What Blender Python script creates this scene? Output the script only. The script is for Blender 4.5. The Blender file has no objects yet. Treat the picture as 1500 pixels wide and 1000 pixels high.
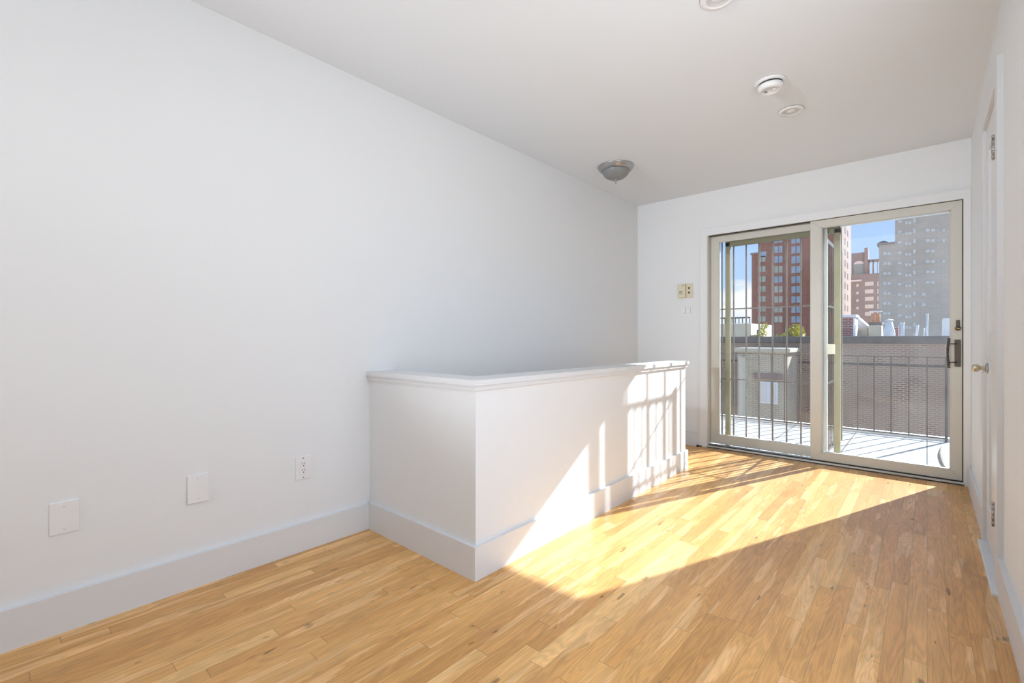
import bpy, bmesh, math, random
from mathutils import Vector, Matrix
random.seed(7)
SC = bpy.context.scene
COL = SC.collection
PI = math.pi

# ---------------------------------------------------------------- camera
FPX = 682.0
YAW = math.atan(608.0 / FPX)
EYE = 1.05
cam = bpy.data.objects.new('camera', bpy.data.cameras.new('camera'))
COL.objects.link(cam)
cam.location = (0, 0, EYE)
cam.rotation_euler = (PI / 2, 0, YAW)
cam.data.sensor_width = 36.0
cam.data.lens = 36.0 * FPX / 1500.0
cam.data.shift_y = -3.0 / 1500.0
cam.data.clip_start = 0.02
cam.data.clip_end = 2000
SC.camera = cam

# ---------------------------------------------------------------- colour management
SC.view_settings.view_transform = 'Standard'
SC.view_settings.look = 'None'
SC.view_settings.gamma = 1.0
SC.view_settings.use_curve_mapping = False
SC.view_settings.exposure = 0.0

# ---------------------------------------------------------------- sky
world = bpy.data.worlds.new('sky'); SC.world = world
world.use_nodes = True
wn, wl = world.node_tree.nodes, world.node_tree.links
wn.clear()
wo = wn.new('ShaderNodeOutputWorld'); bg = wn.new('ShaderNodeBackground')
tc = wn.new('ShaderNodeTexCoord'); sep = wn.new('ShaderNodeSeparateXYZ')
wl.new(tc.outputs['Generated'], sep.inputs[0])
ramp = wn.new('ShaderNodeValToRGB')
ramp.color_ramp.elements[0].position = 0.0; ramp.color_ramp.elements[0].color = (0.44, 0.60, 0.86, 1)
ramp.color_ramp.elements[1].position = 0.45; ramp.color_ramp.elements[1].color = (0.23, 0.42, 0.80, 1)
wl.new(sep.outputs['Z'], ramp.inputs[0])
mp = wn.new('ShaderNodeMapping'); mp.inputs['Scale'].default_value = (5, 5, 14); mp.inputs['Location'].default_value = (0.4, 0.1, 0.25)
wl.new(tc.outputs['Generated'], mp.inputs[0])
cn = wn.new('ShaderNodeTexNoise'); cn.inputs['Scale'].default_value = 1.0; cn.inputs['Detail'].default_value = 5
wl.new(mp.outputs[0], cn.inputs[0])
band = wn.new('ShaderNodeMapRange'); band.inputs[1].default_value = 0.02; band.inputs[2].default_value = 0.20
band.inputs[3].default_value = 0.22; band.inputs[4].default_value = -0.20
wl.new(sep.outputs['Z'], band.inputs[0])
ad = wn.new('ShaderNodeMath'); ad.operation = 'ADD'
wl.new(cn.outputs[0], ad.inputs[0]); wl.new(band.outputs[0], ad.inputs[1])
cr = wn.new('ShaderNodeMapRange'); cr.inputs[1].default_value = 0.52; cr.inputs[2].default_value = 0.66
wl.new(ad.outputs[0], cr.inputs[0])
cm = wn.new('ShaderNodeMix'); cm.data_type = 'RGBA'
wl.new(cr.outputs[0], cm.inputs[0]); wl.new(ramp.outputs[0], cm.inputs[6]); cm.inputs[7].default_value = (0.80, 0.82, 0.86, 1)
wl.new(cm.outputs[2], bg.inputs[0]); bg.inputs[1].default_value = 1.3
wl.new(bg.outputs[0], wo.inputs[0])

# ---------------------------------------------------------------- sun
SUND = Vector((0.378, 1.0, 0.605)).normalized()      # towards the sun
sun = bpy.data.objects.new('sun', bpy.data.lights.new('sun', 'SUN'))
COL.objects.link(sun)
sun.location = (3, 8, 6)
sun.rotation_euler = SUND.to_track_quat('Z', 'Y').to_euler()
sun.data.energy = 12.5
sun.data.angle = math.radians(0.53)
sun.data.color = (0.86, 0.94, 1.0)

# ---------------------------------------------------------------- added bounce lamps behind the camera, brightening the ceiling and far end
REAR = -4.6
def fill(name, loc, rot, size, watts):
    o = bpy.data.objects.new(name, bpy.data.lights.new(name, 'AREA')); COL.objects.link(o)
    o.data.shape = 'DISK'; o.data.size = size; o.location = loc; o.rotation_euler = rot
    o.data.energy = watts; o.data.color = (0.88, 0.94, 1.0)
fill('added_fill_disk', (-1.715, -1.8, 1.2), (PI - 0.9, 0, 0), 0.12, 17)
fl = bpy.data.objects.new('flash_head', bpy.data.lights.new('flash_head', 'SPOT')); COL.objects.link(fl)  # added spot that fills the far upper walls
fl.location = (-1.90, -3.0, 1.6); fl.data.energy = 560; fl.data.spot_size = 0.64; fl.data.spot_blend = 1.0; fl.data.shadow_soft_size = 0.045
fl.rotation_euler = (Vector(fl.location) - Vector((-0.9, 4.6, 1.95))).to_track_quat('Z', 'Y').to_euler()
fl.data.color = (0.88, 0.94, 1.0)
# added fill light in a made-up window opening beside the camera
WY0, WY1, WZ0, WZ1 = 0.35, 1.95, 0.60, 2.10
wd = bpy.data.objects.new('window_daylight', bpy.data.lights.new('window_daylight', 'AREA')); COL.objects.link(wd)
wd.data.shape = 'RECTANGLE'; wd.data.size = 1.4; wd.data.size_y = 1.4
wd.location = (0.235 + 0.10, (WY0 + WY1) / 2, (WZ0 + WZ1) / 2); wd.rotation_euler = (0, PI / 2, 0)
wd.data.energy = 24; wd.data.color = (0.88, 0.94, 1.0)

# ================================================================ materials
def new_mat(name):
    m = bpy.data.materials.new(name); m.use_nodes = True
    nt = m.node_tree; b = nt.nodes['Principled BSDF']
    return m, nt, b

def L(nt, a, b): nt.links.new(a, b)

def simple(name, col, rough=0.5, metal=0.0, noise=0.0, nscale=8.0, bump=0.0, bscale=200.0, spec=0.5):
    m, nt, b = new_mat(name)
    b.inputs['Roughness'].default_value = rough
    b.inputs['Metallic'].default_value = metal
    b.inputs['Specular IOR Level'].default_value = spec
    t = nt.nodes.new('ShaderNodeTexCoord')
    n = nt.nodes.new('ShaderNodeTexNoise'); n.inputs['Scale'].default_value = nscale; n.inputs['Detail'].default_value = 4
    L(nt, t.outputs['Object'], n.inputs[0])
    mx = nt.nodes.new('ShaderNodeMix'); mx.data_type = 'RGBA'
    mx.inputs[6].default_value = tuple(c * (1 - noise) for c in col) + (1,)
    mx.inputs[7].default_value = tuple(min(1, c * (1 + noise)) for c in col) + (1,)
    L(nt, n.outputs[0], mx.inputs[0]); L(nt, mx.outputs[2], b.inputs['Base Color'])
    if bump:
        n2 = nt.nodes.new('ShaderNodeTexNoise'); n2.inputs['Scale'].default_value = bscale; n2.inputs['Detail'].default_value = 2
        L(nt, t.outputs['Object'], n2.inputs[0])
        bp = nt.nodes.new('ShaderNodeBump'); bp.inputs['Strength'].default_value = bump; bp.inputs['Distance'].default_value = 0.002
        L(nt, n2.outputs[0], bp.inputs['Height']); L(nt, bp.outputs[0], b.inputs['Normal'])
    return m

M = {}
M['wall'] = simple('wall_paint', (0.81, 0.823, 0.838), 0.62, noise=0.006, nscale=2, bump=0.10, bscale=90)
M['ceiling'] = simple('ceiling_paint', (0.80, 0.83, 0.865), 0.8, noise=0.006, nscale=2, bump=0.05, bscale=60)
M['trim'] = simple('trim_paint', (0.745, 0.755, 0.775), 0.35, noise=0.01, nscale=5, bump=0.06, bscale=40)
M['casing'] = simple('casing_paint', (0.80, 0.815, 0.835), 0.4, noise=0.01, nscale=5)
M['plate'] = simple('plate_plastic', (0.84, 0.84, 0.85), 0.3, noise=0.01)
M['dark'] = simple('dark_gap', (0.02, 0.02, 0.02), 0.6, noise=0.1)
M['grey_slot'] = simple('grey_slot', (0.16, 0.16, 0.16), 0.6, noise=0.1)
M['cream'] = simple('cream_plastic', (0.72, 0.66, 0.50), 0.4, noise=0.03)
M['frame'] = simple('aged_frame_paint', (0.63, 0.62, 0.57), 0.38, noise=0.05, nscale=3, bump=0.05, bscale=60)
M['sill'] = simple('sill_metal', (0.55, 0.56, 0.55), 0.35, metal=0.3, noise=0.15, nscale=14)
M['gate'] = simple('gate_paint', (0.23, 0.20, 0.11), 0.45, noise=0.15, nscale=9, bump=0.2, bscale=60)
M['bar'] = simple('gate_bar_paint', (0.12, 0.095, 0.075), 0.4, noise=0.25, nscale=15)
M['rail'] = simple('railing_paint', (0.10, 0.078, 0.06), 0.45, noise=0.25, nscale=15)
M['bronze'] = simple('dark_bronze', (0.10, 0.085, 0.065), 0.4, metal=0.4, noise=0.1)
M['brass'] = simple('brass', (0.75, 0.52, 0.22), 0.25, metal=1.0, noise=0.08, nscale=60)
M['knob'] = simple('worn_brass', (0.62, 0.56, 0.42), 0.3, metal=0.8, noise=0.12, nscale=60)
M['nickel'] = simple('brushed_nickel', (0.42, 0.42, 0.42), 0.33, metal=0.9, noise=0.08, nscale=40)
M['frost'] = simple('frosted_shade', (0.24, 0.24, 0.24), 0.35, noise=0.10, nscale=14)
M['saddle'] = simple('marble_saddle', (0.78, 0.79, 0.80), 0.25, noise=0.06, nscale=10)
M['rust'] = simple('rusty_strip', (0.16, 0.10, 0.06), 0.7, noise=0.3, nscale=20)
M['concrete'] = simple('concrete', (0.42, 0.40, 0.37), 0.9, noise=0.15, nscale=4)
M['coping'] = simple('weathered_coping', (0.19, 0.155, 0.13), 0.9, noise=0.35, nscale=3)
M['stucco'] = simple('beige_stucco', (0.60, 0.51, 0.38), 0.9, noise=0.12, nscale=2)
M['white_metal'] = simple('white_metal', (0.82, 0.78, 0.74), 0.5, noise=0.05)
M['terracotta'] = simple('terracotta', (0.72, 0.30, 0.13), 0.8, noise=0.12, nscale=3)
M['greenwin'] = simple('green_glazing', (0.33, 0.42, 0.38), 0.3, noise=0.1)
M['winlight'] = simple('window_blind_pale', (0.76, 0.69, 0.60), 0.3, noise=0.10, nscale=0.6)
M['wincream'] = simple('window_blind_cream', (0.55, 0.49, 0.36), 0.3, noise=0.35, nscale=0.6)
M['winblue'] = simple('window_blue', (0.42, 0.46, 0.50), 0.15, noise=0.3, nscale=0.7)
M['windark'] = simple('window_dark', (0.30, 0.20, 0.17), 0.3, noise=0.2)
M['leaf'] = simple('yellow_leaves', (0.55, 0.47, 0.08), 0.7, noise=0.35, nscale=2)

def brick(name, c1, c2, mortar, bw=0.203, bh=0.0677, ms=0.010, stain=0.25, axis='XZ', parge=None, stainscale=0.35):
    m, nt, b = new_mat(name)
    b.inputs['Roughness'].default_value = 0.9
    b.inputs['Specular IOR Level'].default_value = 0.2
    t = nt.nodes.new('ShaderNodeTexCoord'); s = nt.nodes.new('ShaderNodeSeparateXYZ'); c = nt.nodes.new('ShaderNodeCombineXYZ')
    L(nt, t.outputs['Object'], s.inputs[0])
    sm = nt.nodes.new('ShaderNodeMath'); sm.operation = 'ADD'
    L(nt, s.outputs['X'], sm.inputs[0]); L(nt, s.outputs['Y'], sm.inputs[1])
    L(nt, sm.outputs[0], c.inputs[0]); L(nt, s.outputs['Z'], c.inputs[1])
    br = nt.nodes.new('ShaderNodeTexBrick')
    br.inputs['Scale'].default_value = 1.0
    br.inputs['Brick Width'].default_value = bw; br.inputs['Row Height'].default_value = bh; br.inputs['Mortar Size'].default_value = ms
    br.inputs['Mortar Smooth'].default_value = 0.2; br.inputs['Bias'].default_value = 0.1
    br.inputs['Color1'].default_value = c1 + (1,); br.inputs['Color2'].default_value = c2 + (1,); br.inputs['Mortar'].default_value = mortar + (1,)
    L(nt, c.outputs[0], br.inputs[0])
    n = nt.nodes.new('ShaderNodeTexNoise'); n.inputs['Scale'].default_value = stainscale; n.inputs['Detail'].default_value = 6; n.inputs['Roughness'].default_value = 0.65
    L(nt, t.outputs['Object'], n.inputs[0])
    mr = nt.nodes.new('ShaderNodeMapRange'); mr.inputs[1].default_value = 0.3; mr.inputs[2].default_value = 0.7
    mr.inputs[3].default_value = 1 - stain; mr.inputs[4].default_value = 1 + stain
    L(nt, n.outputs[0], mr.inputs[0])
    v = nt.nodes.new('ShaderNodeVectorMath'); v.operation = 'SCALE'
    L(nt, br.outputs[0], v.inputs[0]); L(nt, mr.outputs[0], v.inputs['Scale'])
    out = v.outputs[0]
    if parge:                                       # old render and lime smears above a given height
        z0, z1, pc = parge
        n2 = nt.nodes.new('ShaderNodeTexNoise'); n2.inputs['Scale'].default_value = 1.1; n2.inputs['Detail'].default_value = 7; n2.inputs['Roughness'].default_value = 0.7
        L(nt, t.outputs['Object'], n2.inputs[0])
        zr = nt.nodes.new('ShaderNodeMapRange'); zr.inputs[1].default_value = z0; zr.inputs[2].default_value = z1
        zr.inputs[3].default_value = -0.12; zr.inputs[4].default_value = 0.20
        L(nt, s.outputs['Z'], zr.inputs[0])
        a = nt.nodes.new('ShaderNodeMath'); a.operation = 'ADD'; L(nt, n2.outputs[0], a.inputs[0]); L(nt, zr.outputs[0], a.inputs[1])
        r = nt.nodes.new('ShaderNodeMapRange'); r.inputs[1].default_value = 0.52; r.inputs[2].default_value = 0.70; r.inputs[4].default_value = 0.75
        L(nt, a.outputs[0], r.inputs[0])
        mx = nt.nodes.new('ShaderNodeMix'); mx.data_type = 'RGBA'; mx.inputs[7].default_value = pc + (1,)
        L(nt, r.outputs[0], mx.inputs[0]); L(nt, out, mx.inputs[6]); out = mx.outputs[2]
    L(nt, out, b.inputs['Base Color'])
    return m

M['brickwall'] = brick('old_brick_wall', (0.055, 0.026, 0.015), (0.17, 0.080, 0.050), (0.56, 0.40, 0.29), ms=0.019, stain=0.4, parge=(-0.2, 0.9, (0.46, 0.33, 0.24)))
M['brickred'] = brick('red_brick', (0.36, 0.10, 0.08), (0.26, 0.07, 0.06), (0.55, 0.42, 0.38), stain=0.1)
M['brickbeige'] = brick('beige_brick', (0.58, 0.47, 0.34), (0.64, 0.53, 0.38), (0.40, 0.32, 0.24), stain=0.15)
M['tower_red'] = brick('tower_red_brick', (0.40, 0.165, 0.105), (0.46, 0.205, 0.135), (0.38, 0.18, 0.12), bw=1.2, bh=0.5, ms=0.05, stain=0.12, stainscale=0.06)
M['tower_lit_pink'] = brick('tower_lit_pink_brick', (0.40, 0.28, 0.22), (0.43, 0.31, 0.25), (0.39, 0.28, 0.23), bw=1.2, bh=0.5, ms=0.05, stain=0.06, stainscale=0.06)  # paler copy of the tower brick, sunlight put into the colour
M['tower_grey'] = brick('tower_grey_brick', (0.62, 0.49, 0.38), (0.66, 0.53, 0.41), (0.60, 0.48, 0.37), bw=1.2, bh=0.5, ms=0.05, stain=0.14, stainscale=0.06)
M['tower_mauve'] = brick('tower_mauve_brick', (0.34, 0.27, 0.24), (0.38, 0.30, 0.265), (0.33, 0.27, 0.24), bw=1.2, bh=0.5, ms=0.05, stain=0.10, stainscale=0.06)

# --- oak strip floor
def floor_material():
    m, nt, b = new_mat('oak_strip_floor')
    N = nt.nodes.new
    t = N('ShaderNodeTexCoord'); s = N('ShaderNodeSeparateXYZ'); L(nt, t.outputs['Object'], s.inputs[0])
    def math_(op, a, bb=None, c=None):
        n = N('ShaderNodeMath'); n.operation = op
        for i, v in enumerate((a, bb, c)):
            if v is None: continue
            if isinstance(v, (int, float)): n.inputs[i].default_value = v
            else: L(nt, v, n.inputs[i])
        return n.outputs[0]
    W = 0.0572
    rx = math_('DIVIDE', s.outputs['X'], W); row = math_('FLOOR', rx); fx = math_('FRACT', rx)
    w1 = N('ShaderNodeTexWhiteNoise'); w1.noise_dimensions = '1D'; L(nt, row, w1.inputs['W'])
    w2 = N('ShaderNodeTexWhiteNoise'); w2.noise_dimensions = '1D'; L(nt, math_('ADD', row, 37.3), w2.inputs['W'])
    Ln = math_('MULTIPLY_ADD', w2.outputs['Value'], 0.75, 0.60)       # strip length of this row
    yy = math_('ADD', math_('DIVIDE', s.outputs['Y'], Ln), math_('MULTIPLY', w1.outputs['Value'], 9.0))
    seg = math_('FLOOR', yy); fy = math_('FRACT', yy)
    cv = N('ShaderNodeCombineXYZ'); L(nt, row, cv.inputs[0]); L(nt, seg, cv.inputs[1])
    wn_ = N('ShaderNodeTexWhiteNoise'); wn_.noise_dimensions = '2D'; L(nt, cv.outputs[0], wn_.inputs['Vector'])
    rid = wn_.outputs['Value']
    sc_ = N('ShaderNodeSeparateColor'); L(nt, wn_.outputs['Color'], sc_.inputs[0])
    # plank tone
    cr = N('ShaderNodeValToRGB'); e = cr.color_ramp.elements
    e[0].position = 0.0; e[0].color = (0.495, 0.250, 0.078, 1)
    e[1].position = 1.0; e[1].color = (0.70, 0.430, 0.175, 1)
    for p, c in ((0.22, (0.545, 0.283, 0.092, 1)), (0.6, (0.59, 0.320, 0.110, 1)), (0.85, (0.64, 0.360, 0.130, 1))):
        k = cr.color_ramp.elements.new(p); k.color = c
    L(nt, rid, cr.inputs[0])
    # per plank texture space
    off = N('ShaderNodeCombineXYZ')
    L(nt, s.outputs['X'], off.inputs[0]); L(nt, s.outputs['Y'], off.inputs[1]); L(nt, math_('MULTIPLY', rid, 57.0), off.inputs[2])
    def noise(scale_vec, detail, rough=0.6, dist=0.0):
        mp_ = N('ShaderNodeMapping'); mp_.inputs['Scale'].default_value = scale_vec; L(nt, off.outputs[0], mp_.inputs[0])
        n = N('ShaderNodeTexNoise'); n.inputs['Scale'].default_value = 1.0; n.inputs['Detail'].default_value = detail
        n.inputs['Roughness'].default_value = rough; n.inputs['Distortion'].default_value = dist
        L(nt, mp_.outputs[0], n.inputs[0]); return n.outputs[0]
    # sapwood streaks
    sap = noise((16, 1.5, 1), 2, 0.5)
    sapm = N('ShaderNodeMapRange'); sapm.inputs[1].default_value = 0.57; sapm.inputs[2].default_value = 0.60; L(nt, sap, sapm.inputs[0])
    sapf = math_('MULTIPLY', sapm.outputs[0], 0.55)
    mx1 = N('ShaderNodeMix'); mx1.data_type = 'RGBA'; L(nt, sapf, mx1.inputs[0]); L(nt, cr.outputs[0], mx1.inputs[6]); mx1.inputs[7].default_value = (0.72, 0.46, 0.22, 1)
    # cathedral figure
    ring = noise((13, 1.3, 1), 3, 0.45, 0.6)
    rg = math_('SINE', math_('MULTIPLY', ring, 95.0))
    rgr = N('ShaderNodeMapRange'); rgr.inputs[1].default_value = -1; rgr.inputs[2].default_value = 1; rgr.inputs[3].default_value = 0.90; rgr.inputs[4].default_value = 1.05
    L(nt, rg, rgr.inputs[0])
    fine = noise((330, 9, 1), 4, 0.7)
    fr = N('ShaderNodeMapRange'); fr.inputs[1].default_value = 0.25; fr.inputs[2].default_value = 0.75; fr.inputs[3].default_value = 0.80; fr.inputs[4].default_value = 1.15
    L(nt, fine, fr.inputs[0])
    cloud = noise((9, 2.2, 1), 4, 0.6)
    cl = N('ShaderNodeMapRange'); cl.inputs[1].default_value = 0.3; cl.inputs[2].default_value = 0.7; cl.inputs[3].default_value = 0.86; cl.inputs[4].default_value = 1.12
    L(nt, cloud, cl.inputs[0])
    mul = math_('MULTIPLY', math_('MULTIPLY', rgr.outputs[0], fr.outputs[0]), cl.outputs[0])
    # mineral streaks and knots
    kn = noise((26, 7, 1), 2, 0.5)
    km = N('ShaderNodeMapRange'); km.inputs[1].default_value = 0.25; km.inputs[2].default_value = 0.305; km.inputs[3].default_value = 0.45; km.inputs[4].default_value = 1.0
    L(nt, kn, km.inputs[0])
    mul = math_('MULTIPLY', mul, km.outputs[0])
    # joints
    ex = math_('MINIMUM', fx, math_('SUBTRACT', 1.0, fx))
    gx = N('ShaderNodeMapRange'); gx.inputs[1].default_value = 0.0; gx.inputs[2].default_value = 0.022; gx.inputs[3].default_value = 0.62; L(nt, ex, gx.inputs[0])
    ey = math_('MULTIPLY', math_('MINIMUM', fy, math_('SUBTRACT', 1.0, fy)), Ln)
    gy = N('ShaderNodeMapRange'); gy.inputs[1].default_value = 0.0; gy.inputs[2].default_value = 0.0018; gy.inputs[3].default_value = 0.5; L(nt, ey, gy.inputs[0])
    joint = math_('MULTIPLY', gx.outputs[0], gy.outputs[0])
    mul = math_('MULTIPLY', mul, joint)
    v = N('ShaderNodeVectorMath'); v.operation = 'SCALE'; L(nt, mx1.outputs[2], v.inputs[0]); L(nt, mul, v.inputs['Scale'])
    hs = N('ShaderNodeHueSaturation'); hs.inputs['Saturation'].default_value = 1.0; hs.inputs['Value'].default_value = 1.27
    L(nt, v.outputs[0], hs.inputs['Color'])
    L(nt, hs.outputs[0], b.inputs['Base Color'])
    rr = N('ShaderNodeMapRange'); rr.inputs[3].default_value = 0.30; rr.inputs[4].default_value = 0.42; L(nt, fine, rr.inputs[0])
    L(nt, rr.outputs[0], b.inputs['Roughness'])
    b.inputs['Specular IOR Level'].default_value = 0.38
    bp = N('ShaderNodeBump'); bp.inputs['Strength'].default_value = 0.25; bp.inputs['Distance'].default_value = 0.001
    L(nt, math_('ADD', joint, math_('MULTIPLY', fine, 0.25)), bp.inputs['Height']); L(nt, bp.outputs[0], b.inputs['Normal'])
    return m
M['oak'] = floor_material()

def deck_material():
    m, nt, b = new_mat('pale_terrace_pavers')
    t = nt.nodes.new('ShaderNodeTexCoord')
    br = nt.nodes.new('ShaderNodeTexBrick'); br.offset = 0.0
    br.inputs['Scale'].default_value = 1.0; br.inputs['Brick Width'].default_value = 0.6; br.inputs['Row Height'].default_value = 0.2
    br.inputs['Mortar Size'].default_value = 0.006; br.inputs['Mortar Smooth'].default_value = 0.1
    br.inputs['Color1'].default_value = (0.345, 0.315, 0.29, 1); br.inputs['Color2'].default_value = (0.375, 0.345, 0.315, 1); br.inputs['Mortar'].default_value = (0.075, 0.068, 0.062, 1)
    L(nt, t.outputs['Object'], br.inputs[0]); L(nt, br.outputs[0], b.inputs['Base Color'])
    b.inputs['Roughness'].default_value = 0.85
    return m
M['deck'] = deck_material()

def glass_material(name, dust, haze_scale):
    m = bpy.data.materials.new(name); m.use_nodes = True
    nt = m.node_tree; nt.nodes.clear(); N = nt.nodes.new
    out = N('ShaderNodeOutputMaterial')
    tr = N('ShaderNodeBsdfTransparent'); tr.inputs[0].default_value = (0.95, 0.96, 0.95, 1)
    gl = N('ShaderNodeBsdfGlossy'); gl.inputs['Roughness'].default_value = 0.01; gl.inputs[0].default_value = (1, 1, 1, 1)
    fr = N('ShaderNodeFresnel'); fr.inputs[0].default_value = 1.45
    mx = N('ShaderNodeMixShader'); L(nt, fr.outputs[0], mx.inputs[0]); L(nt, tr.outputs[0], mx.inputs[1]); L(nt, gl.outputs[0], mx.inputs[2])
    # a film of dust on the pane that catches the daylight
    du = N('ShaderNodeBsdfTranslucent'); du.inputs[0].default_value = (0.9, 0.88, 0.85, 1)
    t = N('ShaderNodeTexCoord'); n = N('ShaderNodeTexNoise'); n.inputs['Scale'].default_value = haze_scale; n.inputs['Detail'].default_value = 7; n.inputs['Roughness'].default_value = 0.6
    L(nt, t.outputs['Object'], n.inputs[0])
    r = N('ShaderNodeMapRange'); r.inputs[1].default_value = 0.35; r.inputs[2].default_value = 0.7; r.inputs[3].default_value = dust * 0.4; r.inputs[4].default_value = dust * 1.7
    L(nt, n.outputs[0], r.inputs[0])
    m2 = N('ShaderNodeMixShader'); L(nt, r.outputs[0], m2.inputs[0]); L(nt, mx.outputs[0], m2.inputs[1]); L(nt, du.outputs[0], m2.inputs[2])
    L(nt, m2.outputs[0], out.inputs[0])
    return m
M['glass_clear'] = glass_material('door_glass', 0.006, 3.0)
M['glass_dusty'] = glass_material('dusty_door_glass', 0.022, 2.6)

# ================================================================ mesh helpers
class MB:
    def __init__(self): self.bm = bmesh.new()
    def box(self, x0, x1, y0, y1, z0, z1, bev=0.0):
        t = bmesh.new()
        bmesh.ops.create_cube(t, size=1.0)
        for v in t.verts:
            v.co = Vector(((x0 + x1) / 2 + v.co.x * (x1 - x0), (y0 + y1) / 2 + v.co.y * (y1 - y0), (z0 + z1) / 2 + v.co.z * (z1 - z0)))
        if bev > 0:
            bmesh.ops.bevel(t, geom=t.edges[:], offset=bev, segments=2, affect='EDGES', profile=0.5)
        self._add(t); return self
    def _add(self, t):
        me = bpy.data.meshes.new('tmp'); t.to_mesh(me); t.free(); self.bm.from_mesh(me); bpy.data.meshes.remove(me)
    def lathe(self, prof, c, axis='Z', seg=40, sy=1.0):
        """prof: list of (radius, height); axis: direction of height"""
        t = bmesh.new(); rings = []
        for r, h in prof:
            if r < 1e-6: rings.append([t.verts.new(self._ax(0, 0, h, axis, c))])
            else: rings.append([t.verts.new(self._ax(r * math.cos(2 * PI * k / seg), r * math.sin(2 * PI * k / seg) * sy, h, axis, c)) for k in range(seg)])
        for a, b in zip(rings, rings[1:]):
            for k in range(seg):
                k2 = (k + 1) % seg
                if len(a) == 1 and len(b) == 1: continue
                if len(a) == 1: t.faces.new((a[0], b[k2], b[k]))
                elif len(b) == 1: t.faces.new((a[k], a[k2], b[0]))
                else: t.faces.new((a[k], a[k2], b[k2], b[k]))
        for f in t.faces: f.smooth = True
        bmesh.ops.recalc_face_normals(t, faces=t.faces)
        self._add(t); return self
    def _ax(self, a, b, h, axis, c):
        if axis == 'Z': v = (a, b, h)
        elif axis == 'X': v = (h, a, b)
        else: v = (a, h, b)
        return Vector((c[0] + v[0], c[1] + v[1], c[2] + v[2]))
    def rod(self, p, q, r, seg=12):
        p, q = Vector(p), Vector(q); d = q - p; ln = d.length
        t = bmesh.new()
        bmesh.ops.create_cone(t, cap_ends=True, segments=seg, radius1=r, radius2=r, depth=ln)
        mt = Matrix.Translation((p + q) / 2) @ d.to_track_quat('Z', 'Y').to_matrix().to_4x4()
        bmesh.ops.transform(t, matrix=mt, verts=t.verts)
        for f in t.faces: f.smooth = len(f.verts) == 4
        self._add(t); return self
    def prism(self, pts, y0, y1):
        """xz outline extruded along y"""
        t = bmesh.new()
        a = [t.verts.new((x, y0, z)) for x, z in pts]; b = [t.verts.new((x, y1, z)) for x, z in pts]
        t.faces.new(a); t.faces.new(b[::-1])
        n = len(pts)
        for k in range(n): t.faces.new((a[k], b[k], b[(k + 1) % n], a[(k + 1) % n]))
        bmesh.ops.recalc_face_normals(t, faces=t.faces)
        self._add(t); return self
    def build(self, name, mat, parent=None):
        me = bpy.data.meshes.new(name); self.bm.to_mesh(me); self.bm.free()
        mats = mat if isinstance(mat, (list, tuple)) else [mat]
        for k in mats: me.materials.append(k)
        o = bpy.data.objects.new(name, me); COL.objects.link(o)
        if parent is not None:
            o.parent = parent; o.matrix_parent_inverse = Matrix.Identity(4)
            w = parent_loc(parent)
            me.transform(Matrix.Translation(-w))
        return o

def parent_loc(p):
    v = Vector(p.location)
    while p.parent is not None:
        p = p.parent; v += Vector(p.location)
    return v

def box(name, mat, x0, x1, y0, y1, z0, z1, bev=0.0, parent=None):
    return MB().box(x0, x1, y0, y1, z0, z1, bev).build(name, mat, parent)

def thing(name, label, cat, loc, group=None, kind=None):
    o = bpy.data.objects.new(name, None); COL.objects.link(o); o.location = loc
    o.empty_display_size = 0.1
    return tag(o, label, cat, group, kind)

def tag(o, label=None, cat=None, group=None, kind=None):
    if label: o['label'] = label
    if cat: o['category'] = cat
    if group: o['group'] = group
    if kind: o['kind'] = kind
    return o

def struct(o, label=None, cat=None): return tag(o, label, cat, None, 'structure')

# ================================================================ the room
XL, XR, YB, H = -2.33, 0.235, 4.65, 2.485
WT = 0.30
# floor with the stair opening behind the low wall
fm = MB()
fm.box(XL, -1.595, REAR, 1.535, -0.12, 0); fm.box(-1.595, XR, REAR, YB + 0.01, -0.12, 0); fm.box(XL, -1.595, 3.80, YB + 0.01, -0.12, 0)
struct(fm.build('floor', M['oak']), 'honey oak strip floor with a bright patch of sunlight', 'floor')
struct(box('ceiling', M['ceiling'], XL - 0.15, XR + 0.15, REAR - 0.2, YB + WT, H, H + 0.2), 'plain white ceiling', 'ceiling')
struct(box('wall_left', M['wall'], XL - 0.15, XL, REAR - 0.2, YB + WT, -2.8, H), 'long plain white wall on the left', 'wall')
# far wall around the sliding door
OX0, OX1, OZ = -1.60, 0.20, 2.06
wb = MB()
wb.box(XL, OX0, YB, YB + WT, -0.12, H); wb.box(OX0, OX1, YB, YB + 0.12, OZ, H); wb.box(OX0, 0.27, YB + 0.12, YB + WT, 2.03, H)
wb.box(OX1, XR, YB, YB + 0.12, -0.12, H); wb.box(0.27, XR + 0.15, YB + 0.12, YB + WT, -0.12, H)
struct(wb.build('wall_back', M['wall']), 'white end wall around the sliding glass door', 'wall')
# right wall with the closet doorway
DY0, DY1, DZ = 2.86, 3.43, 2.13
wr = MB()
wr.box(XR, XR + 0.15, REAR - 0.2, WY0, -0.12, H); wr.box(XR, XR + 0.15, WY1, DY0, -0.12, H); wr.box(XR, XR + 0.15, WY0, WY1, -0.12, WZ0); wr.box(XR, XR + 0.15, WY0, WY1, WZ1, H); wr.box(XR, XR + 0.15, DY1, YB + 0.12, -0.12, H); wr.box(XR, XR + 0.15, DY0, DY1, DZ, H)
wr.box(XR + 0.10, XR + 0.15, DY0, DY1, -0.12, DZ)
struct(wr.build('wall_right', M['wall']), 'white wall on the right with a closet door', 'wall')
wm = MB()  # made-up window frame, added with the side fill light
wm.box(XR + 0.06, XR + 0.09, WY0, WY0 + 0.05, WZ0, WZ1); wm.box(XR + 0.06, XR + 0.09, WY1 - 0.05, WY1, WZ0, WZ1)
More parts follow.
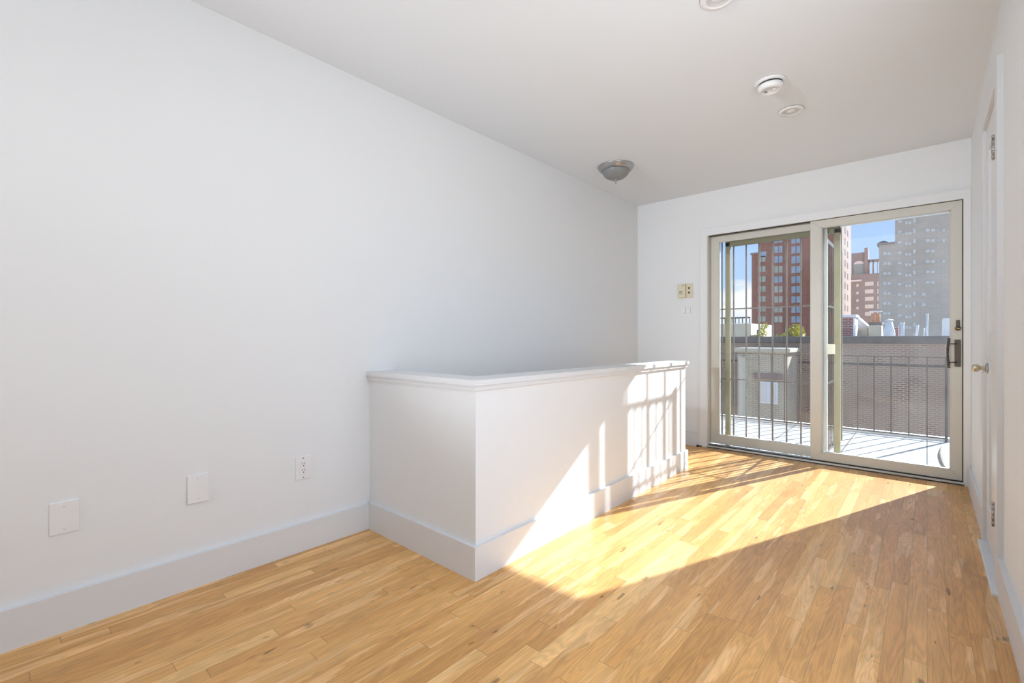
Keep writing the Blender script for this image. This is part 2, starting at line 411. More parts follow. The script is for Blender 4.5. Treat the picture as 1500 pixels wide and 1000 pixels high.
wm.box(XR + 0.06, XR + 0.09, WY0 + 0.05, WY1 - 0.05, WZ0, WZ0 + 0.05); wm.box(XR + 0.06, XR + 0.09, WY0 + 0.05, WY1 - 0.05, WZ1 - 0.05, WZ1)
struct(wm.build('added_window', M['trim']), 'made-up white window frame around the added fill light beside the camera', 'window')
struct(box('wall_rear', M['wall'], XL, XR, REAR - 0.2, REAR, 0, H), 'white wall behind the camera', 'wall')

# low wall guarding the stair
hw = thing('wall_stair', 'low white wall guarding the stair opening, sunlit at its far end', 'low wall', (-1.9, 1.5, 0), kind='structure')
w = MB(); w.box(-1.595, -1.475, 1.415, 3.785, 0, 0.845, 0.0); w.box(XL, -1.595, 1.415, 1.535, 0, 0.845, 0.0)
w.build('wall_panel', M['wall'], hw)
w = MB(); w.box(-1.622, -1.452, 1.392, 3.808, 0.848, 0.873, 0.0); w.box(XL, -1.622, 1.392, 1.560, 0.848, 0.873, 0.0)
w.build('cap_rail', M['trim'], hw)
w = MB(); w.box(-1.612, -1.462, 1.402, 3.798, 0.826, 0.848, 0.0); w.box(XL, -1.612, 1.402, 1.550, 0.826, 0.848, 0.0)
w.build('cap_moulding', M['trim'], hw)
# stair well behind it
st = MB()
st.box(XL, -1.595, 1.535, 1.60, -2.8, -0.12)
struct(box('wall_stairwell_front', M['wall'], XL, -1.475, 1.42, 1.535, -2.8, -0.12))
struct(box('wall_stairwell_side', M['wall'], -1.595, -1.475, 1.535, 3.785, -2.8, -0.12))
st.bm.free()
sm = MB()
for k in range(9):
    sm.box(XL, -1.595, 3.80 - 0.245 * (k + 1), 3.80 - 0.245 * k, -0.19 * (k + 1) - 0.25, -0.19 * (k + 1), 0.004)
struct(sm.build('stair_flight', M['oak']), 'wooden stair going down behind the low wall', 'stair')

# skirting boards
def base(name, label, *boxes):
    m = MB()
    for bx in boxes: m.box(*bx)
    return struct(m.build(name, M['trim']), label, 'baseboard')
base('baseboard_left', 'tall white baseboard along the left wall', (XL, XL + 0.02, REAR, 1.40, 0, 0.139))
base('baseboard_stair', 'tall white baseboard wrapping the low wall', (XL + 0.02, -1.475, 1.398, 1.415, 0, 0.147), (-1.475, -1.460, 1.398, 3.803, 0, 0.147), (-1.60, -1.475, 3.785, 3.803, 0, 0.147))
base('baseboard_back', 'white baseboard beside the sliding door', (XL, -1.665, YB - 0.018, YB, 0, 0.139))
base('baseboard_right', 'white baseboard between the closet door and the glass door', (XR - 0.018, XR, DY1 + 0.09, YB - 0.02, 0, 0.147))
base('baseboard_right_near', 'white baseboard on the right wall nearest the camera', (XR - 0.020, XR, REAR, DY0 - 0.09, 0, 0.147))
base('baseboard_rear', 'white baseboard behind the camera', (XL + 0.02, XR - 0.02, REAR, REAR + 0.018, 0, 0.139))

# door surround
t1 = MB()
t1.box(-1.662, OX0 + 0.004, YB - 0.014, YB, 0, OZ - 0.002)
t1.box(-1.662, XR - 0.001, YB - 0.014, YB, OZ - 0.002, OZ + 0.062)
t1.box(-1.668, XR - 0.001, YB - 0.020, YB, OZ + 0.062, OZ + 0.070)
t1.box(-1.668, -1.662, YB - 0.020, YB, 0, OZ + 0.062)
t1.box(OX1 - 0.004, XR - 0.001, YB - 0.014, YB, 0, OZ - 0.002)
struct(t1.build('trim_1', M['casing']), 'flat white casing around the sliding glass door', 'trim')

# ---------------------------------------------------------------- sliding door
sd = thing('door_1', 'sliding glass door in an aged off-white metal frame', 'sliding door', ((OX0 + OX1) / 2, YB + 0.05, 0), kind='structure')
fr = MB()
fr.box(OX0, OX0 + 0.010, YB, YB + 0.13, 0.0, OZ); fr.box(OX1 - 0.006, OX1, YB, YB + 0.13, 0.0, OZ)
fr.box(OX0 + 0.010, OX1 - 0.006, YB + 0.05, YB + 0.13, OZ - 0.006, OZ)
gp = MB()
gp.box(OX0 + 0.010, OX1 - 0.006, YB + 0.020, YB + 0.05, OZ - 0.007, OZ); gp.box(OX1 - 0.013, OX1 - 0.006, YB + 0.020, YB + 0.05, 0.02, OZ - 0.007)
gp.box(OX0 + 0.010, OX1 - 0.013, YB - 0.002, YB + 0.028, 0.010, 0.0285)
gp.build('gap_shade_strip', M['dark'], sd)  # dark strips painted for the shade in gaps around the panels
fr.build('door_frame', M['frame'], sd)
sl = MB()
sl.box(OX0, OX1, YB - 0.018, YB + 0.17, 0.0, 0.012, 0.001)
sl.box(OX0, OX1, YB - 0.018, YB - 0.004, 0.0, 0.025, 0.003)
sl.box(OX0, OX1, YB + 0.028, YB + 0.034, 0.010, 0.026); sl.box(OX0, OX1, YB + 0.088, YB + 0.094, 0.010, 0.026)
sl.build('door_track', M['sill'], sd)

def panel(name, lab, x0, x1, y0, y1, z0, z1, sl_, sr, rt, rb, glass):
    p = thing(name, lab, None, (0, 0, 0)); p.parent = sd
    p.location = Vector(((x0 + x1) / 2, (y0 + y1) / 2, z0)) - Vector(sd.location)
    # mitred stiles and rails
    def quad(name_, pts):
        m = MB(); m.prism(pts, y0, y1)
        bmesh.ops.bevel(m.bm, geom=m.bm.edges[:], offset=0.0015, segments=1, affect='EDGES')
        return m.build(name_, M['frame'], p)
    g = 0.0
    quad('stile', [(x0, z0), (x0 + sl_, z0 + rb), (x0 + sl_, z1 - rt), (x0, z1)])
    quad('stile', [(x1, z0), (x1, z1), (x1 - sr, z1 - rt), (x1 - sr, z0 + rb)])
    quad('rail', [(x0, z1), (x0 + sl_, z1 - rt), (x1 - sr, z1 - rt), (x1, z1)])
    quad('rail', [(x0, z0), (x1, z0), (x1 - sr, z0 + rb), (x0 + sl_, z0 + rb)])
    ym = (y0 + y1) / 2
    gb = MB(); bd = 0.006
    a, b_, c, d = x0 + sl_, x1 - sr, z0 + rb, z1 - rt
    gb.box(a - 0.002, a + bd, y0 + 0.006, y1 - 0.006, c, d); gb.box(b_ - bd, b_ + 0.002, y0 + 0.006, y1 - 0.006, c, d)
    gb.box(a, b_, y0 + 0.006, y1 - 0.006, d - bd, d + 0.002); gb.box(a, b_, y0 + 0.006, y1 - 0.006, c - 0.002, c + bd)
    gb.build('glazing_bead', M['frame'], p)
    gm = bmesh.new()
    vs = [gm.verts.new(v) for v in ((a, ym, c), (b_, ym, c), (b_, ym, d), (a, ym, d))]
    gm.faces.new(vs)
    k = MB(); k.bm.free(); k.bm = gm
    k.build('glass_pane', M[glass], p)
    return p
pl = panel('sliding_panel', 'left door panel standing behind the other', -1.588, -0.632, YB + 0.072, YB + 0.106, 0.036, 2.052, 0.076, 0.070, 0.052, 0.086, 'glass_clear')
pr = panel('sliding_panel', 'right door panel with the handle', -0.745, 0.189, YB + 0.012, YB + 0.046, 0.032, 2.055, 0.080, 0.060, 0.061, 0.068, 'glass_dusty')
for o in (pl, pr):
    if 'category' in o: del o['category']
# handle set on the right stile
hd = thing('door_handle', None, None, (0, 0, 0)); hd.parent = pr
hd.location = Vector((0.165, YB + 0.01, 0.95)) - parent_loc(pr)
hm = MB(); FY = YB + 0.012
hm.box(0.149, 0.181, FY - 0.010, FY + 0.001, 0.853, 1.048, 0.003)
for zz in (0.884, 1.018): hm.rod((0.116, FY - 0.012, zz), (0.158, FY - 0.012, zz), 0.004)
for zz in (0.884, 1.018): hm.rod((0.158, FY - 0.012, zz), (0.163, FY - 0.012, zz), 0.007)
pts = [(0.118 - 0.006 * math.sin(PI * k / 8.0), FY - 0.014, 0.842 + k * 0.218 / 8.0) for k in range(9)]
for a, b_ in zip(pts, pts[1:]): hm.rod(a, b_, 0.0075)
ho = hm.build('handle', M['bronze'], pr); ho['label'] = 'dark bronze pull handle'
bpy.data.objects.remove(hd)
lm = MB(); lm.box(0.156, 0.177, FY - 0.006, FY + 0.001, 1.132, 1.190, 0.002); lm.lathe([(0.0, -0.020), (0.013, -0.020), (0.0165, -0.016), (0.0165, 0.0)], (0.166, FY, 1.130), 'Y', 24)
lo = lm.build('latch', M['bronze'], pr); lo['label'] = 'dark latch cylinder'
km = MB()
km.box(-0.014, 0.014, -0.004, 0.004, -0.0022, 0.0022, 0.001); bmesh.ops.transform(km.bm, matrix=Matrix.Translation((0.166, FY - 0.021, 1.130)) @ Matrix.Rotation(math.radians(20), 4, 'Y'), verts=km.bm.verts)
ko = km.build('thumb_turn', M['brass'], pr); ko['label'] = 'brass thumb turn'

# ---------------------------------------------------------------- closet door on the right
cs = MB()
CX = XR - 0.020
cs.box(CX, XR, DY0 - 0.09, DY0, 0.0, DZ); cs.box(CX, XR, DY1, DY1 + 0.09, 0.0, DZ)
cs.box(CX, XR, DY0 - 0.09, DY1 + 0.09, DZ, DZ + 0.095)
struct(cs.build('trim_2', M['trim']), 'white casing around the closet door', 'trim')
d2 = thing('door_2', 'narrow white panelled closet door with a small brass knob', 'door', (XR, (DY0 + DY1) / 2, 0), kind='structure')
dd = MB(); DX = XR - 0.006
a0, a1 = DY0 + 0.003, DY1 - 0.003
dd.box(DX + 0.010, DX + 0.035, a0, a1, 0.025, DZ - 0.004)
for y0_, y1_ in ((a0, a0 + 0.10), (a1 - 0.10, a1)): dd.box(DX, DX + 0.02, y0_, y1_, 0.025, DZ - 0.004, 0.003)
for z0_, z1_ in ((0.025, 0.22), (0.95, 1.08), (2.0, DZ - 0.004)): dd.box(DX, DX + 0.02, a0 + 0.09, a1 - 0.09, z0_, z1_, 0.003)
dd.build('door_leaf', M['trim'], d2)
kb = MB()
KY, KZ = 3.350, 0.905
kb.lathe([(0.0, 0.0), (0.026, 0.0), (0.026, -0.004), (0.020, -0.009), (0.0, -0.009)], (DX, KY, KZ), 'X', 28)
kr = kb.build('knob_rose', M['nickel'], d2)
kb = MB(); kb.lathe([(0.009, 0.0), (0.009, -0.018), (0.012, -0.024), (0.0185, -0.028), (0.020, -0.040), (0.017, -0.050), (0.0, -0.053)], (DX - 0.006, KY, KZ), 'X', 24)
ko = kb.build('knob', M['knob'], d2); ko['label'] = 'small worn brass knob'
for hz in (1.87, 0.30):
    hb = MB(); hb.rod((0.2125, DY0 + 0.002, hz - 0.05), (0.2125, DY0 + 0.002, hz + 0.05), 0.006)
    for kz in range(5): hb.rod((0.2125, DY0 + 0.002, hz - 0.042 + kz * 0.021), (0.2125, DY0 + 0.002, hz - 0.030 + kz * 0.021), 0.0068)
    hb.build('hinge', M['nickel'], d2)
sdl = MB(); sdl.box(0.197, XR, DY0 - 0.13, DY1, -0.01, 0.012, 0.003)
struct(sdl.build('trim_3', M['saddle']), 'pale marble saddle on the floor below the closet door', 'threshold')

# ---------------------------------------------------------------- wall plates
def blank_plate(y0, y1, z0, z1, tilt, label):
    t = thing('blank_plate', label, 'wall plate', (XL, (y0 + y1) / 2, (z0 + z1) / 2), 'blank plates low on the left wall')
    m = MB(); m.box(XL - 0.001, XL + 0.006, y0, y1, z0, z1, 0.0025)
    m.build('plate', M['plate'], t)
    for zz in (z0 + 0.018, z1 - 0.018):
        s = MB(); s.lathe([(0.0, 0.0075), (0.0035, 0.007), (0.004, 0.0055)], (XL, (y0 + y1) / 2, zz), 'X', 16); s.build('screw', M['trim'], t)
    t.rotation_euler = (0, tilt, 0) ; return t
blank_plate(0.140, 0.219, 0.350, 0.466, 0, 'white blank wall plate farthest left, flush on the wall')
bp2 = blank_plate(0.553, 0.632, 0.354, 0.474, math.radians(-2.5), 'white blank wall plate tilted slightly off the wall, left of the power outlet')
bp2.location.x += 0.002

ot = thing('power_outlet', 'white double power outlet low on the left wall', 'outlet', (XL, 1.042, 0.41))
m = MB(); m.box(XL - 0.001, XL + 0.006, 1.003, 1.081, 0.353, 0.467, 0.0025); m.build('plate', M['plate'], ot)
m = MB(); m.box(XL, XL + 0.0085, 1.025, 1.059, 0.376, 0.444, 0.0015); m.build('receptacle', M['plate'], ot)
for cz in (0.427, 0.395):
    m = MB()
    m.box(XL + 0.004, XL + 0.0088, 1.034, 1.0365, cz + 0.001, cz + 0.010); m.box(XL + 0.004, XL + 0.0088, 1.0475, 1.050, cz + 0.001, cz + 0.009)
    m.lathe([(0.0, 0.0088), (0.003, 0.0088), (0.003, 0.004)], (XL, 1.042, cz - 0.0065), 'X', 12)
    m.build('socket', M['dark'], ot)
for cz in (0.362, 0.458):
    m = MB(); m.lathe([(0.0, 0.0075), (0.003, 0.007), (0.0035, 0.0055)], (XL, 1.042, cz), 'X', 12); m.build('screw', M['grey_slot'], ot)

ic = thing('intercom', 'cream intercom box with two black buttons, above the light switch', 'intercom', (-1.806, YB, 1.54))
m = MB(); m.box(-1.872, -1.734, YB - 0.008, YB + 0.001, 1.466, 1.608, 0.003); m.build('plate', M['cream'], ic)
m = MB(); m.box(-1.878, -1.800, YB - 0.036, YB - 0.007, 1.468, 1.606, 0.005); m.build('housing', M['cream'], ic)
m = MB(); m.box(-1.835, -1.812, YB - 0.0368, YB - 0.034, 1.585, 1.590); m.build('speaker_slot', M['dark'], ic)
m = MB(); m.box(-1.862, -1.830, YB - 0.0372, YB - 0.034, 1.520, 1.532, 0.001); m.build('display', M['grey_slot'], ic)
m = MB()
for k in range(3): m.box(-1.862 + k * 0.013, -1.854 + k * 0.013, YB - 0.0372, YB - 0.034, 1.502, 1.511)
m.build('key_row', M['grey_slot'], ic)
for zz in (1.563, 1.518):
    m = MB(); m.box(-1.780, -1.765, YB - 0.012, YB - 0.007, zz - 0.010, zz + 0.010, 0.002); m.build('button', M['dark'], ic)

sw = thing('light_switch', 'white double rocker light switch left of the glass door', 'light switch', (-1.80, YB, 1.34))
m = MB(); m.box(-1.858, -1.741, YB - 0.006, YB + 0.001, 1.283, 1.400, 0.0025); m.build('plate', M['plate'], sw)
for cx in (-1.8225, -1.7765):
    m = MB(); m.box(cx - 0.0175, cx + 0.0175, YB - 0.0066, YB, 1.3075, 1.3755); m.build('switch_gap', M['grey_slot'], sw)
    m = MB(); m.prism([(cx - 0.016, 1.309), (cx + 0.016, 1.309), (cx + 0.016, 1.374), (cx - 0.016, 1.374)], YB - 0.0105, YB); m.build('rocker', M['plate'], sw)

m = MB(); m.box(-1.690, -1.668, YB - 0.040, YB - 0.021, 0.0, 0.016, 0.003); m.rod((-1.668, YB - 0.030, 0.009), (-1.640, YB - 0.024, 0.009), 0.005)
tag(m.build('cable_stub', M['dark']), 'tiny black cable stub on the floor at the left foot of the glass door', 'cable')

# ---------------------------------------------------------------- ceiling fixtures
dl = thing('ceiling_light', 'grey dome ceiling light with frosted bowl and metal rim', 'ceiling light', (-1.93, 3.46, H))
c = (-1.93, 3.46, H)
m = MB(); m.lathe([(0.100, 0.0), (0.146, 0.0), (0.147, -0.005), (0.141, -0.010), (0.136, -0.024), (0.126, -0.036), (0.114, -0.040), (0.106, -0.036)], c, 'Z', 64); m.build('rim', M['nickel'], dl)
pf = [(0.112 * math.cos(a), -0.034 - 0.078 * math.sin(a)) for a in [k * PI / 2 / 12 for k in range(13)]]
m = MB(); m.lathe(pf, c, 'Z', 64); m.build('shade', M['frost'], dl)
m = MB(); m.lathe([(0.0, -0.106), (0.017, -0.110), (0.021, -0.115), (0.016, -0.121), (0.007, -0.124), (0.006, -0.131), (0.008, -0.135), (0.004, -0.144), (0.0, -0.147)], c, 'Z', 24); m.build('finial', M['nickel'], dl)

sk = thing('smoke_detector', 'white smoke detector on the ceiling between the two flush discs', 'smoke detector', (-0.653, 2.90, H))
c = (-0.653, 2.90, H)
m = MB(); m.lathe([(0.0, 0.0), (0.078, 0.0), (0.078, -0.006), (0.074, -0.010), (0.0, -0.010)], c, 'Z', 48); m.build('base_plate', M['plate'], sk)
m = MB(); m.lathe([(0.0605, -0.008), (0.0605, -0.022)], c, 'Z', 48); m.build('vent_gap', M['dark'], sk)
m = MB(); m.lathe([(0.0, -0.020), (0.064, -0.020), (0.064, -0.030), (0.058, -0.044), (0.044, -0.050), (0.042, -0.046), (0.0, -0.046)], c, 'Z', 48); m.build('body', M['plate'], sk)
m = MB()
for k in range(4): m.box(c[0] - 0.030 + k * 0.004, c[0] - 0.028 + k * 0.004, c[1] - 0.010, c[1] + 0.010, H - 0.0475, H - 0.046)
m.build('sounder_grille', M['grey_slot'], sk)
m = MB(); m.lathe([(0.0, -0.050), (0.009, -0.049), (0.010, -0.045)], (c[0] + 0.020, c[1], H), 'Z', 20); m.build('test_button', M['plate'], sk)

def can_light(cx, cy, label, r=0.071):
    t = thing('recessed_light', label, 'recessed light', (cx, cy, H), 'flush round ceiling lights')
    c = (cx, cy, H)
    m = MB(); m.lathe([(r, 0.0), (r, -0.004), (r - 0.004, -0.008), (r * 0.70, -0.010), (r * 0.66, -0.008)], c, 'Z', 56); m.build('trim_ring', M['plate'], t)
    m = MB(); m.lathe([(r, 0.0), (r + 0.0012, -0.0005), (r + 0.0012, -0.0022), (r, -0.0022)], c, 'Z', 56); m.build('painted_shadow_ring', M['grey_slot'], t)  # dark ring painted as the thin shadow along the rim
    m = MB(); m.lathe([(r * 0.68, -0.008), (r * 0.50, -0.002), (0.0, -0.002)], c, 'Z', 56); m.build('reflector', simple('reflector_grey', (0.62, 0.62, 0.62), 0.4, noise=0.02), t)
    m = MB(); m.lathe([(0.0, -0.007), (r * 0.30, -0.006), (r * 0.36, -0.002)], c, 'Z', 40); m.build('lens', M['plate'], t)
    return t
can_light(-0.637, 3.345, 'flush round recessed ceiling light just beyond the smoke detector')
can_light(-0.655, 2.035, 'flush round recessed ceiling light cut off by the top of the photo')

# ================================================================ terrace
struct(box('terrace_deck', M['deck'], -5.0, 1.6, YB + 0.13, 6.58, -0.20, -0.001), 'sunlit terrace of pale pavers outside the glass door', 'terrace')
struct(box('facade_return', M['stucco'], -5.0, XL - 0.15, YB, YB + WT, -0.2, 3.4), 'outer wall of this house beside the terrace', 'wall')

# ---------------------------------------------------------------- security gate just outside the glass
GY = 4.785
sg = thing('security_gate', 'olive framed barred security gate outside the glass door', 'security gate', (-1.0, GY, 0))
m = MB(); m.box(-1.466, -1.424, GY - 0.022, GY + 0.022, 0.0, 1.99, 0.002); m.build('post', M['gate'], sg)
m = MB(); m.box(-0.590, -0.546, GY - 0.022, GY + 0.022, 0.0, 1.99, 0.002); m.build('post', M['gate'], sg)
m = MB(); m.box(-1.466, -0.546, GY - 0.022, GY + 0.022, 1.950, 2.03, 0.002); m.build('header_beam', M['gate'], sg)
for x in (-1.502, -1.395, -1.283, -1.171, -1.059, -0.946, -0.834, -0.722):
    m = MB(); m.box(x - 0.0058, x + 0.0058, GY - 0.0058, GY + 0.0058, 0.02, 1.96 if x > -1.49 else 2.03); m.build('bar', M['bar'], sg)
for z_ in (1.345, 0.665, 0.06):
    m = MB(); m.box(-1.588, -0.590, GY - 0.004, GY + 0.004, z_ - 0.006, z_ + 0.006); m.build('cross_rail', M['bar'], sg)
m = MB(); m.box(-0.664, -0.580, GY - 0.045, GY + 0.030, 0.925, 1.008, 0.004); lk = m.build('lock_box', M['cream'], sg); lk['label'] = 'pale yellow lock box'
LX = -0.655
lf = bpy.data.objects.new('gate_leaf', None); COL.objects.link(lf); lf.parent = sg; lf.location = Vector((LX, GY + 0.03, 0)) - Vector(sg.location)
lf['label'] = 'barred leaf swung open over the terrace'
for y_ in [4.83 + 0.114 * k for k in range(8)]:
    m = MB(); m.box(LX - 0.0045, LX + 0.0045, y_ - 0.0045, y_ + 0.0045, 0.06, 1.93); m.build('leaf_bar', M['bar'], lf)
m = MB(); m.box(LX - 0.016, LX + 0.016, 5.715, 5.750, 0.03, 1.97, 0.002); m.build('leaf_stile', M['gate'], lf)
for z_ in (1.915, 1.345, 0.665, 0.07):
    hh = 0.018 if z_ > 1.5 else 0.009
    m = MB(); m.box(LX - 0.006, LX + 0.006, 4.80, 5.73, z_ - hh, z_ + hh); m.build('leaf_rail', M['bar'], lf)

# ---------------------------------------------------------------- terrace railing
RY = 6.50
rl = thing('terrace_railing', 'dark metal railing along the far edge of the terrace', 'railing', (-1.5, RY, 0))
m = MB(); m.box(-4.9, 0.155, RY - 0.016, RY + 0.016, 0.862, 0.874, 0.002); m.build('top_rail', M['rail'], rl)
m = MB(); m.box(-4.9, 0.155, RY - 0.010, RY + 0.010, 0.030, 0.044, 0.002); m.build('bottom_rail', M['rail'], rl)
k = 0; x = 0.146
while x > -4.85:
    r_ = 0.011 if k == 0 else 0.006
    m = MB(); m.box(x - r_, x + r_, RY - r_, RY + r_, 0.0 if (k % 8 == 0) else 0.035, 0.865); m.build('picket', M['rail'], rl)
    x -= 0.1455; k += 1
tag(box('deck_coping', M['white_metal'], -5.0, 1.6, 6.56, 6.66, -0.25, 0.03, 0.005), 'narrow white coping edging the terrace below the railing', 'coping')
bpy.data.objects['deck_coping']['kind'] = 'structure'
# bent strip lying on the pavers
m = MB()
pts = [(0.090 + 0.016 * ((k - 9) / 9.0) ** 2, 6.12 - 0.92 * k / 18.0, 0.012) for k in range(19)]
for i, (a, b_) in enumerate(zip(pts, pts[1:])): m.rod(a, (b_[0], b_[1] - 0.004, b_[2]), 0.005 + 0.006 * math.sin(PI * (i + 0.5) / 18), 10)
tag(m.build('metal_strip', M['rust']), 'thin bent rusty strip lying on the terrace by the right door stile', 'strip')

# ================================================================ the view beyond
SN, CS = math.sin(YAW), math.cos(YAW)
def at(px, py, Y):
    u = (px - 750) / FPX; dx, dy = -SN + CS * u, CS + SN * u
    t = Y / dy
    return Vector((dx * t, Y, EYE + t * (497 - py) / FPX))

# brick wall of the house across the yard
YW = 20.0
wz = at(1310, 492, YW).z
bw = thing('brick_house_wall', 'weathered old brick wall filling the view behind the railing', 'brick wall', (-2, YW, -9))
MB().box(-12, 6, YW, YW + 0.4, -9, wz - 0.25).build('brickwork', M['brickwall'], bw)
MB().box(-12.05, 6.05, YW - 0.06, YW + 0.45, wz - 0.25, wz, 0.02).build('coping', M['coping'], bw)
m = MB()
m.box(-12, 6, YW - 0.03, YW + 0.02, wz - 1.00, wz - 0.93, 0.01)
m.build('string_course', simple('smeared_course', (0.17, 0.13, 0.105), 0.9, noise=0.45, nscale=2), bw)
# roof behind that wall
struct(box('ground_yard', M['concrete'], -60, 60, 6.7, 260, -9.3, -9.0), 'yard ground far below the terrace', 'ground')
tag(box('flat_roof', M['concrete'], -12, 6, YW + 0.46, 34, -9, wz - 0.12), 'flat roof behind the brick wall carrying chimneys and vents', 'roof')
RZ = wz - 0.12

# beige annex in front of the brick wall
YA = 18.0
a0 = at(1080, 515, YA); a1 = at(1153, 515, YA)
an = thing('beige_annex', 'low beige brick annex with a pale window, left of the railing view', 'annex', (a0.x, YA, -9))
MB().box(a0.x, a1.x, YA, YW - 0.07, -9, a0.z).build('annex_wall', M['brickbeige'], an)
MB().box(a0.x - 0.1, a1.x + 0.1, YA - 0.1, YW - 0.08, a0.z, a0.z + 0.14, 0.01).build('coping', M['stucco'], an)
w0 = at(1112, 558, YA); w1 = at(1140, 592, YA)
wv = MB(); wv.box(w0.x, w1.x, YA - 0.06, YA + 0.02, w1.z, w0.z, 0.01); wv = wv.build('window', M['white_metal'], an)
xm = (w0.x + w1.x) / 2
for q0, q1 in ((w0.x + 0.06, xm - 0.04), (xm + 0.04, w1.x - 0.06)):
    MB().box(q0, q1, YA - 0.075, YA - 0.05, w1.z + 0.06, w0.z - 0.06).build('pane', M['winlight'], wv)
w0 = at(1106, 546, YA); w1 = at(1146, 556, YA)
MB().box(w0.x, w1.x, YA - 0.10, YA + 0.02, w1.z, w0.z, 0.01).build('lintel', M['windark'], an)
p0 = at(1084, 522, YA); p1 = at(1096, 640, YA)
MB().box(p0.x, p1.x, YA - 0.25, YA, p1.z - 3, p0.z, 0.02).build('pilaster', M['stucco'], an)
p0 = at(1152, 500, YA + 1.7)
MB().rod((p0.x + 0.2, YW - 0.08, -8.5), (p0.x + 0.2, YW - 0.08, 0.3), 0.05).build('drain_pipe', M['stucco'], an)

# ---------------------------------------------------------------- chimneys and vents on the roof
def flat_thing(name, label, cat, mat, px0, px1, pyt, Y, depth=None, z0=None, bev=0.02, group=None):
    a, b_ = at(px0, pyt, Y), at(px1, pyt, Y)
    return tag(box(name, mat, a.x, b_.x, Y, Y + (depth or (b_.x - a.x)), RZ if z0 is None else z0, (a.z + b_.z) / 2, bev), label, cat, group)
a, b_ = at(1233, 465, 22), at(1250.5, 465, 22)
ch = thing('brick_chimney', 'red brick chimney block with a white side', 'chimney', (a.x, 22, RZ))
MB().box(a.x, b_.x - 0.02, 22, 23.2, RZ, a.z).build('brick_stack', M['brickred'], ch)
MB().box(a.x - 0.08, b_.x + 0.08, 21.94, 23.26, a.z, a.z + 0.10, 0.02).build('cap_slab', M['white_metal'], ch)
MB().box(b_.x - 0.02, b_.x + 0.03, 22, 23.2, RZ, a.z).build('white_side', M['white_metal'], ch)  # white slab over the right side of the stack
# beige parapet block with sloping white flashing
Yb = 23.6
q = [at(1252, 490, Yb), at(1252, 462, Yb), at(1256, 464, Yb), at(1271, 477, Yb), at(1271, 490, Yb)]
m = MB(); m.prism([(q[0].x, RZ), (q[1].x, q[1].z), (q[2].x, q[2].z), (q[3].x, q[3].z), (q[4].x, RZ)], Yb, Yb + 1.2)
tag(m.build('roof_hatch', M['white_metal']), 'sloping white bulkhead beside the red brick chimney', 'bulkhead')
q0, q1 = at(1255.5, 480, 23.25), at(1271.5, 480, 23.25)
tag(box('parapet_block', M['stucco'], q0.x, q1.x, 23.25, 23.55, RZ, q0.z, 0.02), 'low beige parapet block below the sloping white bulkhead', 'parapet')
a, b_ = at(1272, 472, 23), at(1291, 472, 23)
pc = thing('pot_chimney', 'beige chimney carrying two orange clay pots', 'chimney', (a.x, 23, RZ))
MB().box(a.x, b_.x, 23, 24, RZ, a.z - 0.1, 0.03).build('stack', M['stucco'], pc)
MB().box(a.x - 0.02, b_.x + 0.02, 22.98, 24.02, a.z - 0.1, a.z, 0.02).build('stack_cap', M['coping'], pc)
for x0_, x1_ in ((1275.5, 1281.5), (1282.5, 1289)):
    u0, u1 = at(x0_, 459, 23.2), at(x1_, 459, 23.2); r_ = (u1.x - u0.x) / 2
    pm = MB(); pm.lathe([(r_, a.z), (r_, u0.z), (r_ * 0.8, u0.z), (r_ * 0.8, a.z)], ((u0.x + u1.x) / 2, 23.35, 0), 'Z', 20)
    po = pm.build('chimney_pot', M['terracotta'], pc)
    cm_ = MB(); cm_.box(u0.x - 0.05, u1.x + 0.05, 23.35 - r_ - 0.05, 23.35 + r_ + 0.05, u0.z + 0.06, u0.z + 0.10); cm_.build('rain_cap', M['white_metal'], po)
a = at(1302.5, 470, 21.5); b_ = at(1302.5, 489, 21.5)
vc = thing('cone_vent', 'white cone-shaped roof vent right of the clay pot chimney', 'vent', (a.x, 21.5, RZ))
MB().lathe([(0.17, RZ), (0.17, b_.z + 0.05), (0.08, a.z), (0.0, a.z)], (a.x, 21.5, 0), 'Z', 24).build('cone', M['white_metal'], vc)
MB().lathe([(0.0, a.z + 0.08), (0.13, a.z + 0.03), (0.13, a.z + 0.01), (0.0, a.z + 0.01)], (a.x, 21.5, 0), 'Z', 24).build('cowl', M['white_metal'], vc)
flat_thing('brick_kerb', 'small red brick kerb block right of the cone vent', 'kerb', M['brickred'], 1307, 1316, 479, 22.5, 0.6)
for x0_, x1_, py, pyb, Y, lab, cap in ((1319, 1324.5, 474, 491, 21.2, 'thickest white vent pipe with a flat cap, right of the cone vent', 1),
                              (1357, 1360.0, 461, 485, 21.8, 'tallest thin white vent pipe above the brick wall', 1),
                              (1352.6, 1355.0, 480, 490, 21.4, 'shortest white vent pipe beside the tallest one', 0)):
    u0, u1 = at(x0_, py, Y), at(x1_, py, Y); r_ = (u1.x - u0.x) / 2; xc = (u0.x + u1.x) / 2
    t = thing('vent_pipe', lab, 'vent pipe', (xc, Y, RZ), 'white vent pipes above the brick wall')
    MB().lathe([(r_, RZ), (r_, u0.z), (0.0, u0.z)], (xc, Y, 0), 'Z', 16).build('pipe', M['white_metal'], t)
    if cap: MB().lathe([(r_ * 1.25, u0.z - 0.04), (r_ * 1.25, u0.z + 0.04), (0, u0.z + 0.04)], (xc, Y, 0), 'Z', 16).build('pipe_cap', M['white_metal'], t)
u0, u1 = at(1342.3, 489, 21.6), at(1344.2, 476, 21.6)
tag(MB().rod((u0.x, 21.6, RZ - 0.02), u1, 0.035).build('vent_pipe', M['white_metal']), 'leaning thin white vent pipe between the thick and the tall one', 'vent pipe', 'white vent pipes above the brick wall')
flat_thing('roof_box', 'white metal box on the roof at the right edge of the glass', 'roof unit', M['white_metal'], 1381, 1398, 466, 22.5, 1.2, group=None)
